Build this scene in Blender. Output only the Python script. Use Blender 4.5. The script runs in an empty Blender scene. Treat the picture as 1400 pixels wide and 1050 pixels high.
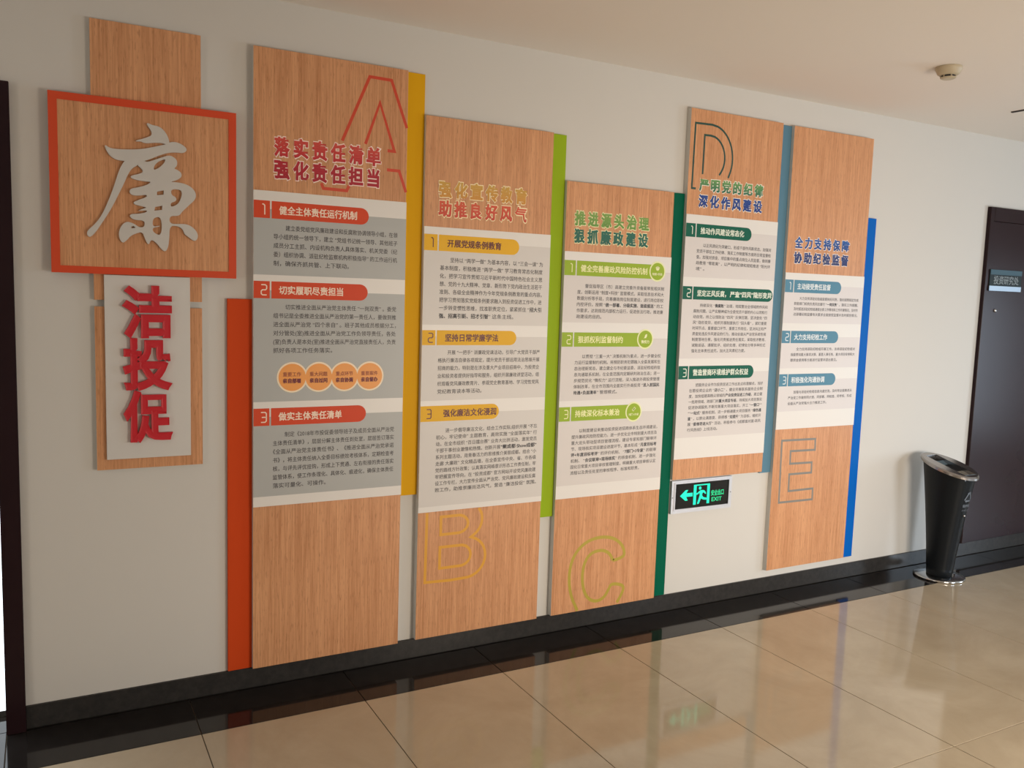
import bpy, bmesh, math
from mathutils import Vector, Matrix
from mathutils.geometry import tessellate_polygon

scene = bpy.context.scene
COL = scene.collection

# ---------------------------------------------------------------- camera
F_PX, YAW, PITCH, ROLL = 1176.077, 0.5012, -0.104, 0.03235
CAM = Vector((1.26953, -3.32318, 1.57406))
cy_, sy_ = math.cos(YAW), math.sin(YAW)
fw = Vector((sy_ * math.cos(PITCH), cy_ * math.cos(PITCH), math.sin(PITCH)))
rt0 = Vector((cy_, -sy_, 0))
up0 = rt0.cross(fw)
rt = rt0 * math.cos(ROLL) + up0 * math.sin(ROLL)
up = up0 * math.cos(ROLL) - rt0 * math.sin(ROLL)
cd = bpy.data.cameras.new('camera')
cd.sensor_width = 36.0
cd.lens = F_PX / 1400 * 36.0
cd.clip_start = 0.02
cam = bpy.data.objects.new('camera', cd)
M = Matrix((rt, up, -fw)).transposed().to_4x4()
M.translation = CAM
cam.matrix_world = M
COL.objects.link(cam)
scene.camera = cam

# ---------------------------------------------------------------- room numbers
T = 0.6
X0 = 1.7305            # a tile joint
XL, XR = X0 - 5 * T, X0 + 14 * T
YF = -3.95             # wall opposite the boards
ZC = 2.621
BORDER = 0.294

# ---------------------------------------------------------------- world, lights, exposure
w = bpy.data.worlds.new('world')
scene.world = w
w.use_nodes = True
w.node_tree.nodes['Background'].inputs[0].default_value = (0.55, 0.62, 0.75, 1)
w.node_tree.nodes['Background'].inputs[1].default_value = 0.6

def area(name, loc, direction, sx, sy, power, color, spread=180):
    l = bpy.data.lights.new(name, 'AREA')
    l.shape = 'RECTANGLE'; l.size = sx; l.size_y = sy
    l.energy = power; l.color = color; l.spread = math.radians(spread)
    o = bpy.data.objects.new(name, l)
    o.location = loc
    o.rotation_euler = Vector(direction).to_track_quat('-Z', 'Z').to_euler()
    COL.objects.link(o)
    return o

# daylight through the window opposite and the far-end window, plus two added fills
area('daylight_opposite', (4.35, YF + 0.10, 1.02), (0, 1, -0.22), 1.1, 0.9, 45, (1.0, 0.87, 0.72), 125)
area('cool_fill_opposite', (6.5, YF + 0.10, 0.98), (0, 1, -0.22), 0.9, 0.9, 23, (0.76, 0.87, 1.0), 125)  # added fill that cools the right part of the board wall
area('daylight_far_end', (XR - 0.04, -3.08, 1.05), (-1, 0, 0), 1.62, 1.4, 78, (0.72, 0.86, 1.0))
area('warm_fill_near_end', (XL + 0.04, -2.4, 1.2), (1, 0, 0), 2.2, 1.0, 15, (1.0, 0.88, 0.74))  # added warm fill for the left part of the board wall

scene.view_settings.view_transform = 'Standard'
scene.view_settings.look = 'None'
scene.view_settings.gamma = 1.0
scene.view_settings.use_curve_mapping = False
scene.view_settings.exposure = 0.0

# ---------------------------------------------------------------- materials
def lin(c):
    c = c / 255.0
    return c / 12.92 if c <= 0.04045 else ((c + 0.055) / 1.055) ** 2.4

def rgb(r, g, b):
    return (lin(r), lin(g), lin(b), 1.0)

MATS = {}
def mat(name, col, rough=0.5, metal=0.0, spec=0.5, emit=None, noise=0.0, nscale=30.0, bump=0.0, coat=0.0):
    if name in MATS: return MATS[name]
    m = bpy.data.materials.new(name); m.use_nodes = True
    nt = m.node_tree; b = nt.nodes['Principled BSDF']
    b.inputs['Base Color'].default_value = col
    b.inputs['Roughness'].default_value = rough
    b.inputs['Metallic'].default_value = metal
    b.inputs['Specular IOR Level'].default_value = spec
    b.inputs['Coat Weight'].default_value = coat
    if emit:
        b.inputs['Emission Color'].default_value = emit[0]
        b.inputs['Emission Strength'].default_value = emit[1]
    if noise or bump:
        tc = nt.nodes.new('ShaderNodeTexCoord')
        n = nt.nodes.new('ShaderNodeTexNoise')
        n.inputs['Scale'].default_value = nscale; n.inputs['Detail'].default_value = 5
        nt.links.new(tc.outputs['Object'], n.inputs['Vector'])
        if noise:
            mr = nt.nodes.new('ShaderNodeMapRange')
            mr.inputs['From Min'].default_value = 0.3; mr.inputs['From Max'].default_value = 0.7
            mr.inputs['To Min'].default_value = 1 - noise; mr.inputs['To Max'].default_value = 1 + noise
            nt.links.new(n.outputs['Fac'], mr.inputs['Value'])
            mx = nt.nodes.new('ShaderNodeVectorMath'); mx.operation = 'SCALE'
            mx.inputs[0].default_value = col[:3]
            nt.links.new(mr.outputs['Result'], mx.inputs['Scale'])
            nt.links.new(mx.outputs['Vector'], b.inputs['Base Color'])
        if bump:
            bp = nt.nodes.new('ShaderNodeBump')
            bp.inputs['Strength'].default_value = bump; bp.inputs['Distance'].default_value = 0.002
            nt.links.new(n.outputs['Fac'], bp.inputs['Height'])
            nt.links.new(bp.outputs['Normal'], b.inputs['Normal'])
    MATS[name] = m
    return m

def wood_mat(name, light, dark):
    """pale veneer with fine vertical grain"""
    m = bpy.data.materials.new(name); m.use_nodes = True
    nt = m.node_tree; N = nt.nodes; L = nt.links; b = N['Principled BSDF']
    b.inputs['Roughness'].default_value = 0.42
    b.inputs['Specular IOR Level'].default_value = 0.35
    tc = N.new('ShaderNodeTexCoord'); oi = N.new('ShaderNodeObjectInfo')
    off = N.new('ShaderNodeVectorMath'); off.operation = 'SCALE'
    cmb = N.new('ShaderNodeCombineXYZ')
    L.new(oi.outputs['Random'], cmb.inputs[0]); L.new(oi.outputs['Random'], cmb.inputs[2])
    L.new(cmb.outputs[0], off.inputs[0]); off.inputs['Scale'].default_value = 17.0
    ad = N.new('ShaderNodeVectorMath'); ad.operation = 'ADD'
    L.new(tc.outputs['Object'], ad.inputs[0]); L.new(off.outputs['Vector'], ad.inputs[1])
    def tex(sx, sz, detail, rough=0.6, dist=0.0):
        mp = N.new('ShaderNodeMapping'); mp.inputs['Scale'].default_value = (sx, 1.0, sz)
        n = N.new('ShaderNodeTexNoise'); n.inputs['Scale'].default_value = 1.0
        n.inputs['Detail'].default_value = detail; n.inputs['Roughness'].default_value = rough
        n.inputs['Distortion'].default_value = dist
        L.new(ad.outputs['Vector'], mp.inputs['Vector']); L.new(mp.outputs['Vector'], n.inputs['Vector'])
        return n
    fine = tex(165, 4.0, 3, 0.55, 0.2); broad = tex(26, 0.7, 2, 0.5, 0.4); pore = tex(260, 22, 2)
    def ramp(src, a, bb):
        mr = N.new('ShaderNodeMapRange'); mr.inputs['From Min'].default_value = a; mr.inputs['From Max'].default_value = bb
        L.new(src, mr.inputs['Value']); return mr.outputs['Result']
    f = ramp(fine.outputs['Fac'], 0.31, 0.64); g = ramp(broad.outputs['Fac'], 0.3, 0.7); p = ramp(pore.outputs['Fac'], 0.57, 0.68)
    mx = N.new('ShaderNodeMix'); mx.data_type = 'RGBA'; mx.inputs['A'].default_value = dark; mx.inputs['B'].default_value = light
    sm = N.new('ShaderNodeMath'); sm.operation = 'MULTIPLY_ADD'
    L.new(f, sm.inputs[0]); sm.inputs[1].default_value = 0.62
    g2 = N.new('ShaderNodeMath'); g2.operation = 'MULTIPLY'; L.new(g, g2.inputs[0]); g2.inputs[1].default_value = 0.38
    L.new(g2.outputs[0], sm.inputs[2]); L.new(sm.outputs[0], mx.inputs['Factor'])
    m2 = N.new('ShaderNodeMix'); m2.data_type = 'RGBA'
    m2.inputs['B'].default_value = (dark[0] * 0.55, dark[1] * 0.5, dark[2] * 0.45, 1)
    pf = N.new('ShaderNodeMath'); pf.operation = 'MULTIPLY'; L.new(p, pf.inputs[0]); pf.inputs[1].default_value = 0.45
    L.new(pf.outputs[0], m2.inputs['Factor']); L.new(mx.outputs['Result'], m2.inputs['A'])
    L.new(m2.outputs['Result'], b.inputs['Base Color'])
    bp = N.new('ShaderNodeBump'); bp.inputs['Strength'].default_value = 0.25; bp.inputs['Distance'].default_value = 0.0006
    L.new(fine.outputs['Fac'], bp.inputs['Height']); L.new(bp.outputs['Normal'], b.inputs['Normal'])
    return m

def stone_mat(name, a, b_, rough, scale, spec=0.5, vein=0.0):
    m = bpy.data.materials.new(name); m.use_nodes = True
    nt = m.node_tree; N = nt.nodes; L = nt.links; b = N['Principled BSDF']
    b.inputs['Roughness'].default_value = rough; b.inputs['Specular IOR Level'].default_value = spec
    g = N.new('ShaderNodeNewGeometry')
    n = N.new('ShaderNodeTexNoise'); n.inputs['Scale'].default_value = scale; n.inputs['Detail'].default_value = 6
    n.inputs['Roughness'].default_value = 0.65; n.inputs['Distortion'].default_value = vein
    L.new(g.outputs['Position'], n.inputs['Vector'])
    mr = N.new('ShaderNodeMapRange'); mr.inputs['From Min'].default_value = 0.35; mr.inputs['From Max'].default_value = 0.68
    L.new(n.outputs['Fac'], mr.inputs['Value'])
    mx = N.new('ShaderNodeMix'); mx.data_type = 'RGBA'; mx.inputs['A'].default_value = a; mx.inputs['B'].default_value = b_
    L.new(mr.outputs['Result'], mx.inputs['Factor']); L.new(mx.outputs['Result'], b.inputs['Base Color'])
    return m

def grad_mat(name, z0, z1, stops, rough=0.45):
    """printed vertical colour blend; z is the object's own height"""
    m = bpy.data.materials.new(name); m.use_nodes = True
    nt = m.node_tree; N = nt.nodes; L = nt.links; b = N['Principled BSDF']; b.inputs['Roughness'].default_value = rough
    tc = N.new('ShaderNodeTexCoord'); s = N.new('ShaderNodeSeparateXYZ'); L.new(tc.outputs['Object'], s.inputs[0])
    mr = N.new('ShaderNodeMapRange'); mr.inputs['From Min'].default_value = z0; mr.inputs['From Max'].default_value = z1
    L.new(s.outputs[2], mr.inputs['Value'])
    cr = N.new('ShaderNodeValToRGB'); el = cr.color_ramp.elements
    el[0].position = stops[0][0]; el[0].color = stops[0][1]
    el[1].position = stops[-1][0]; el[1].color = stops[-1][1]
    for p, c in stops[1:-1]:
        e = el.new(p); e.color = c
    L.new(mr.outputs['Result'], cr.inputs[0]); L.new(cr.outputs[0], b.inputs['Base Color'])
    return m

WALL = mat('wall_paint', (0.64, 0.615, 0.572, 1), 0.75, spec=0.25, bump=0.05, nscale=180)
CEIL = mat('ceiling_paint', (0.83, 0.765, 0.695, 1), 0.8, spec=0.2, bump=0.04, nscale=120)
FLOOR_TILE = stone_mat('polished_beige_tile', (0.42, 0.34, 0.235, 1), (0.51, 0.425, 0.305, 1), 0.075, 2.2, 0.55, 0.6)
BLACK_TILE = stone_mat('polished_black_granite', (0.014, 0.012, 0.011, 1), (0.024, 0.021, 0.020, 1), 0.07, 20, 0.22)
GROUT = mat('grout', (0.10, 0.075, 0.05, 1), 0.9)
SKIRT = stone_mat('black_granite_skirting', (0.030, 0.028, 0.027, 1), (0.042, 0.039, 0.036, 1), 0.22, 40, 0.22)
WOOD = wood_mat('pale_oak_veneer', (0.74, 0.38, 0.19, 1), (0.47, 0.20, 0.083, 1))
FOAM = mat('white_foam_edge', (0.62, 0.60, 0.56, 1), 0.7)
CARD = mat('white_card', (0.77, 0.735, 0.69, 1), 0.4)
INK = mat('dark_ink', (0.05, 0.042, 0.045, 1), 0.5)
INKW = mat('white_ink', (0.80, 0.75, 0.68, 1), 0.45)
DARKWOOD = mat('dark_brown_veneer', (0.022, 0.010, 0.012, 1), 0.27, spec=0.14, noise=0.06, nscale=5)
STEEL = mat('brushed_steel', (0.50, 0.48, 0.46, 1), 0.28, metal=1.0)
CHROME = mat('polished_chrome', (0.62, 0.62, 0.62, 1), 0.13, metal=1.0)

# ---------------------------------------------------------------- object helpers
def thing(name, loc, label, cat, group=None):
    o = bpy.data.objects.new(name, None)
    o.empty_display_size = 0.1
    o.location = loc
    COL.objects.link(o)
    o['label'] = label; o['category'] = cat
    if group: o['group'] = group
    return o

def origin_of(parent):
    v = Vector((0, 0, 0))
    while parent is not None:
        v += parent.location; parent = parent.parent
    return v

def link(name, me, m, parent=None, loc=None, label=None):
    """me is in world coordinates; it is moved to its parent's frame (or to loc for a top-level object)"""
    o = bpy.data.objects.new(name, me)
    org = origin_of(parent) if parent is not None else Vector(loc or (0, 0, 0))
    me.transform(Matrix.Translation(-org))
    if m is not None:
        for mm in (m if isinstance(m, (list, tuple)) else [m]): me.materials.append(mm)
    if parent is not None: o.parent = parent
    else: o.location = org
    COL.objects.link(o)
    if label: o['label'] = label
    return o

def tag(o, label, cat, group=None):
    o['label'] = label; o['category'] = cat
    if group: o['group'] = group
    return o

def struct(o):
    o['kind'] = 'structure'; return o

def bm_mesh(bm, name, smooth=False):
    me = bpy.data.meshes.new(name)
    bmesh.ops.recalc_face_normals(bm, faces=bm.faces)
    if smooth:
        for f in bm.faces: f.smooth = True
    bm.to_mesh(me); bm.free()
    return me

def add_box(bm, a, b, bevel=0.0, mi=0):
    x0, y0, z0 = a; x1, y1, z1 = b
    vs = [bm.verts.new(p) for p in ((x0, y0, z0), (x1, y0, z0), (x1, y1, z0), (x0, y1, z0), (x0, y0, z1), (x1, y0, z1), (x1, y1, z1), (x0, y1, z1))]
    fs = [bm.faces.new([vs[i] for i in q]) for q in ((0, 3, 2, 1), (4, 5, 6, 7), (0, 1, 5, 4), (1, 2, 6, 5), (2, 3, 7, 6), (3, 0, 4, 7))]
    for f in fs: f.material_index = mi
    if bevel:
        es = list({e for f in fs for e in f.edges})
        bmesh.ops.bevel(bm, geom=es, offset=bevel, segments=1, affect='EDGES', profile=0.5)
    return fs

def box(name, a, b, m, parent=None, bevel=0.0, loc=None, label=None):
    bm = bmesh.new(); add_box(bm, a, b, bevel)
    return link(name, bm_mesh(bm, name), m, parent, loc, label)

def add_plate(bm, loops, y0, y1, mi=0):
    """loops = [outer, hole, ...] of (x, z); filled at y0 (front) with sides back to y1"""
    polys = [[Vector((x, z, 0)) for x, z in lp] for lp in loops]
    flat = [p for lp in loops for p in lp]
    tris = tessellate_polygon(polys)
    front = [bm.verts.new((x, y0, z)) for x, z in flat]
    for t in tris:
        try: bm.faces.new([front[i] for i in t]).material_index = mi
        except ValueError: pass
    if y1 is not None:
        back = [bm.verts.new((x, y1, z)) for x, z in flat]
        k = 0
        for lp in loops:
            n = len(lp)
            for i in range(n):
                a, b = k + i, k + (i + 1) % n
                try: bm.faces.new([front[a], front[b], back[b], back[a]]).material_index = mi
                except ValueError: pass
            k += n

def plate(name, loops, y0, y1, m, parent=None, label=None):
    bm = bmesh.new()
    add_plate(bm, loops, y0, y1)
    return link(name, bm_mesh(bm, name), m, parent, None, label)

def rect(x0, z0, x1, z1):
    return [(x0, z0), (x1, z0), (x1, z1), (x0, z1)]

def circle(cx, cz, r, n=32, rz=None):
    rz = rz or r
    return [(cx + r * math.cos(2 * math.pi * i / n), cz + rz * math.sin(2 * math.pi * i / n)) for i in range(n)]

def ribbon(pts, w, closed=False):
    """flat mitred band along a polyline -> list of quads"""
    n = len(pts); L = []; R = []
    for i in range(n):
        p = Vector(pts[i])
        if closed: a, b = Vector(pts[i - 1]), Vector(pts[(i + 1) % n])
        else: a, b = (Vector(pts[i - 1]) if i else None), (Vector(pts[i + 1]) if i < n - 1 else None)
        d1 = (p - a).normalized() if a is not None else (b - p).normalized()
        d2 = (b - p).normalized() if b is not None else d1
        n1 = Vector((-d1.y, d1.x)); n2 = Vector((-d2.y, d2.x))
        m = (n1 + n2)
        m = m.normalized() if m.length > 1e-6 else n1
        k = min(1.0 / max(m.dot(n1), 0.35), 2.2)
        L.append(p + m * w / 2 * k); R.append(p - m * w / 2 * k)
    out = []
    for i in range(n if closed else n - 1):
        j = (i + 1) % n
        out.append([L[i], L[j], R[j], R[i]])
    return out

def chaikin(pts, closed=True, it=2):
    for _ in range(it):
        q = []; n = len(pts)
        if not closed: q.append(pts[0])
        for i in range(n if closed else n - 1):
            a, b = pts[i], pts[(i + 1) % n]
            q.append((a[0] * .75 + b[0] * .25, a[1] * .75 + b[1] * .25))
            q.append((a[0] * .25 + b[0] * .75, a[1] * .25 + b[1] * .75))
        if not closed: q.append(pts[-1])
        pts = q
    return pts

def quads_mesh(name, quads, y, m, parent, depth=0.0004):
    bm = bmesh.new()
    for q in quads:
        add_plate(bm, [[(p[0], p[1]) for p in q]], y, None)
    return link(name, bm_mesh(bm, name), m, parent)

# ---------------------------------------------------------------- lettering
_glyphs = {}
def glyphs(s, off, res=3):
    """flat letter shapes at size 1, thickened outwards by off: vertices, faces, outer edges"""
    k = (s, off, res)
    if k in _glyphs: return _glyphs[k]
    c = bpy.data.curves.new('text', 'FONT')
    c.body = s; c.size = 1; c.resolution_u = res
    o = bpy.data.objects.new('text', c); COL.objects.link(o)
    bpy.context.view_layer.update()
    dg = bpy.context.evaluated_depsgraph_get()
    me = bpy.data.meshes.new_from_object(o.evaluated_get(dg))
    vs = [v.co.copy() for v in me.vertices]
    fs = []
    for p in me.polygons:
        f = tuple(p.vertices)
        ar = sum(vs[f[i]].x * vs[f[(i + 1) % len(f)]].y - vs[f[(i + 1) % len(f)]].x * vs[f[i]].y for i in range(len(f)))
        fs.append(f if ar > 0 else f[::-1])
    bpy.data.meshes.remove(me)
    bpy.data.objects.remove(o); bpy.data.curves.remove(c)
    half = {}
    for f in fs:
        for i in range(len(f)): half[(f[i], f[(i + 1) % len(f)])] = 1
    nxt = {a: b for (a, b) in half if (b, a) not in half}
    prv = {b: a for a, b in nxt.items()}
    rim = []
    if off:
        newi = {}
        for a in list(nxt):
            if a not in prv: continue
            p, q, r = vs[prv[a]], vs[a], vs[nxt[a]]
            d1 = (q - p); d2 = (r - q)
            if d1.length < 1e-9: d1 = d2
            if d2.length < 1e-9: d2 = d1
            d1 = d1.normalized(); d2 = d2.normalized()
            n1 = Vector((d1.y, -d1.x, 0)); n2 = Vector((d2.y, -d2.x, 0))
            m = n1 + n2
            m = m.normalized() if m.length > 1e-5 else n1
            kk = min(1.0 / max(m.dot(n1), 0.4), 1.8)
            newi[a] = len(vs); vs.append(q + m * off * kk + Vector((0, 0, 0.004)))
        for a, b in nxt.items():
            if a in newi and b in newi:
                fs.append((a, newi[a], newi[b], b)); rim.append((newi[a], newi[b]))
    else:
        rim = list(nxt.items())
    _glyphs[k] = (vs, fs, rim)
    return _glyphs[k]

def text_geo(items):
    """items: (string, x, z_center, y, size, off, x_end or None, shear) -> vertices, faces"""
    V, Fc, Rm = [], [], []
    for s, x, zc, y, size, off, xe in items:
        vs, fs, rim = glyphs(s, off)
        if not vs: continue
        mnx = min(v.x for v in vs); mxx = max(v.x for v in vs)
        sx = size if xe is None else (xe - x) / (mxx - mnx)
        base = len(V)
        for v in vs: V.append((x + (v.x - (mnx if xe is not None else 0)) * sx, y - v.z * size, zc + (v.y - 0.36) * size))
        for f in fs: Fc.append(tuple(base + i for i in f))
        for a, b in rim: Rm.append((base + a, base + b))
    return V, Fc, Rm

def text(name, items, m, parent, depth=0.0, label=None):
    V, Fc, Rm = text_geo(items)
    if depth:
        n = len(V)
        V = V + [(x, y + depth, z) for x, y, z in V]
        Fc = Fc + [(b, a, a + n, b + n) for a, b in Rm]
    me = bpy.data.meshes.new(name); me.from_pydata(V, [], Fc); me.update()
    return link(name, me, m, parent, None, label)

# ================================================================= THE SETTING
# floor slab, beige tiles and the black border along the wall
floor = struct(box('floor', (XL - 0.2, YF - 0.2, -0.12), (XR + 0.2, 1.6, -0.0035), GROUT))
g = 0.0016
def tile_mesh(name, sx, sy):
    bm = bmesh.new(); add_box(bm, (g, g, -0.0035), (sx - g, sy - g, 0.0), 0.0006)
    return bm_mesh(bm, name)
me_t = tile_mesh('floor_tile', T, 1.2187); me_t.materials.append(FLOOR_TILE)
me_b = tile_mesh('border_tile', T, BORDER); me_b.materials.append(BLACK_TILE)
for i in range(19):
    for r in range(3):
        o = bpy.data.objects.new('floor_tile', me_t); o.parent = floor
        o.location = (XL + i * T, -BORDER - (r + 1) * 1.2187, 0); COL.objects.link(o)
    o = bpy.data.objects.new('border_tile', me_b); o.parent = floor
    o.location = (XL + i * T, -BORDER, 0); COL.objects.link(o)
me_s = tile_mesh('threshold_tile', 0.99, 0.30); me_s.materials.append(BLACK_TILE)
o = bpy.data.objects.new('threshold_tile', me_s); o.parent = floor; o.location = (0.17, 0.0, 0); COL.objects.link(o)

struct(box('ceiling', (XL - 0.2, YF - 0.2, ZC), (XR + 0.2, 1.6, ZC + 0.1), CEIL))

# wall with the boards: ends at the doorway on the left
DX0, DX1, DZ = 0.20, 1.16, 2.20
bm = bmesh.new()
add_box(bm, (DX1, 0, 0), (XR + 0.2, 0.2, ZC))
add_box(bm, (DX0, 0, DZ), (DX1, 0.2, ZC))
add_box(bm, (XL - 0.2, 0, 0), (DX0, 0.2, ZC))
struct(link('wall_back', bm_mesh(bm, 'wall_back'), WALL))
# wall opposite, with the window the light comes through and a second, added opening
WX0, WX1, WZ0, WZ1 = 3.77, 4.93, 0.54, 1.50
VX0, VX1 = 6.02, 6.98  # opening added to go with the cool fill lamp
bm = bmesh.new()
add_box(bm, (XL - 0.2, YF - 0.2, 0), (WX0, YF, ZC))
add_box(bm, (WX1, YF - 0.2, 0), (VX0, YF, ZC))
add_box(bm, (VX1, YF - 0.2, 0), (XR + 0.2, YF, ZC))
for a_, b_ in ((WX0, WX1), (VX0, VX1)):
    add_box(bm, (a_, YF - 0.2, 0), (b_, YF, WZ0))
    add_box(bm, (a_, YF - 0.2, WZ1), (b_, YF, ZC))
struct(link('wall_front', bm_mesh(bm, 'wall_front'), WALL))
# end walls with window openings
def end_wall(name, xa, xb, y0, y1, z0, z1):
    bm = bmesh.new()
    add_box(bm, (xa, YF, 0), (xb, y0, ZC)); add_box(bm, (xa, y1, 0), (xb, 0, ZC))
    add_box(bm, (xa, y0, 0), (xb, y1, z0)); add_box(bm, (xa, y0, z1), (xb, y1, ZC))
    return struct(link(name, bm_mesh(bm, name), WALL))
end_wall('wall_right', XR, XR + 0.2, -3.92, -2.24, 0.33, 1.78)
end_wall('wall_left', XL - 0.2, XL, -3.52, -1.28, 0.68, 1.72)
FRAME = mat('window_frame_paint', (0.55, 0.55, 0.55, 1), 0.4)
def window(name, axis, p, a0, a1, z0, z1, nb):
    bm = bmesh.new(); t = 0.04
    def bar(u0, w0, u1, w1):
        if axis == 'y': add_box(bm, (u0, p, w0), (u1, p + 0.05, w1))
        else: add_box(bm, (p, u0, w0), (p + 0.05, u1, w1))
    bar(a0, z0, a1, z0 + t); bar(a0, z1 - t, a1, z1)
    bar(a0, z0 + t, a0 + t, z1 - t); bar(a1 - t, z0 + t, a1, z1 - t)
    for i in range(1, nb):
        u = a0 + (a1 - a0) * i / nb; bar(u - t / 2, z0 + t, u + t / 2, z1 - t)
    return struct(link(name, bm_mesh(bm, name), FRAME))
window('window_1', 'y', YF - 0.12, WX0, WX1, WZ0, WZ1, 2)
window('added_window_opposite', 'y', YF - 0.12, VX0, VX1, WZ0, WZ1, 2)  # unseen window, added for the cool fill lamp
window('window_2', 'x', XR + 0.06, -3.92, -2.24, 0.33, 1.78, 3)
window('added_window_near_end', 'x', XL - 0.11, -3.52, -1.28, 0.68, 1.72, 3)  # unseen window, added for the warm near-end fill

# skirting: black granite, stands 10 mm off the wall, and a thin top course
def skirting(name, x0, x1):
    bm = bmesh.new(); add_box(bm, (x0, -0.010, 0.003), (x1, 0.0, 0.086), 0.0012)
    return struct(link(name, bm_mesh(bm, name), SKIRT))
skirting('baseboard_back', DX1 + 0.03, XR)
bm = bmesh.new(); add_box(bm, (XL, YF, 0.003), (XR, YF + 0.010, 0.086), 0.001)
struct(link('baseboard_front', bm_mesh(bm, 'baseboard_front'), SKIRT))

# doorway on the left: dark casing, frosted pane with daylight behind it
bm = bmesh.new()
add_box(bm, (1.130, -0.025, 0.0), (1.190, 0.20, 2.205), 0.002)
add_box(bm, (0.170, -0.025, 0.0), (0.230, 0.20, 2.205), 0.002)
add_box(bm, (0.230, -0.025, 2.135), (1.130, 0.20, 2.205), 0.002)
d2 = struct(link('door_2', bm_mesh(bm, 'door_2'), DARKWOOD))
PANE = mat('daylit_frosted_glass', (0.8, 0.85, 0.9, 1), 0.5, emit=((0.86, 0.94, 1.0, 1), 2.6))
box('glass_pane', (0.231, 0.14, 0.02), (1.129, 0.15, 2.134), PANE, d2)
box('door_rail', (0.231, 0.135, 0.0), (1.129, 0.16, 0.02), STEEL, d2)

# dark door at the far right, above the black skirting
bm = bmesh.new()
add_box(bm, (6.375, -0.025, 0.088), (6.415, 0.0, 2.20), 0.002)
add_box(bm, (6.415, -0.025, 2.115), (7.36, 0.0, 2.20), 0.002)
add_box(bm, (7.36, -0.025, 0.088), (7.44, 0.0, 2.20), 0.002)
d1 = struct(link('door_1', bm_mesh(bm, 'door_1'), DARKWOOD))
box('door_leaf', (6.416, -0.020, 0.090), (7.359, -0.001, 2.114), DARKWOOD, d1, 0.001)
bm = bmesh.new(); bmesh.ops.create_uvsphere(bm, u_segments=12, v_segments=8, radius=0.011, matrix=Matrix.Translation((6.503, -0.021, 1.569)))
link('peephole', bm_mesh(bm, 'peephole', True), CHROME, d1)

# ================================================================= WALL BOARDS
YB = -0.030            # board face
YC = -0.0325           # card face
E1 = 0.0004            # step between printed layers

def wood_board(x0, z0, x1, z1, yf, name, parent=None, **k):
    bm = bmesh.new()
    fs = add_box(bm, (x0, yf, z0), (x1, -0.0005, z1), 0.0, 1)
    for f in bm.faces:
        if all(abs(v.co.y - yf) < 1e-5 for v in f.verts): f.material_index = 0
    return link(name, bm_mesh(bm, name), [WOOD, FOAM], parent, **k)

def number_strokes(ch, x, z, w=0.020, h=0.038):
    """square-shouldered figures; x,z = lower left"""
    c = 0.0045
    if ch == '1': return [[(x + w * .15, z + h), (x + w * .62 - c, z + h), (x + w * .62, z + h - c), (x + w * .62, z)]]
    if ch == '2': return [[(x, z + h), (x + w - c, z + h), (x + w, z + h - c), (x + w, z + h / 2 + c), (x + w - c, z + h / 2), (x + c, z + h / 2), (x, z + h / 2 - c), (x, z + c), (x + c, z), (x + w, z)]]
    return [[(x, z + h), (x + w - c, z + h), (x + w, z + h - c), (x + w, z + c), (x + w - c, z), (x, z)], [(x + w * .15, z + h / 2), (x + w, z + h / 2)]]

def stadium(x0, z0, x1, z1, n=10):
    r = (z1 - z0) / 2; cz = (z0 + z1) / 2
    return [(x0, z0)] + [(x1 - r + r * math.sin(a), cz - r * math.cos(a)) for a in [math.pi * i / n for i in range(n + 1)]] + [(x0, z1)]

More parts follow.
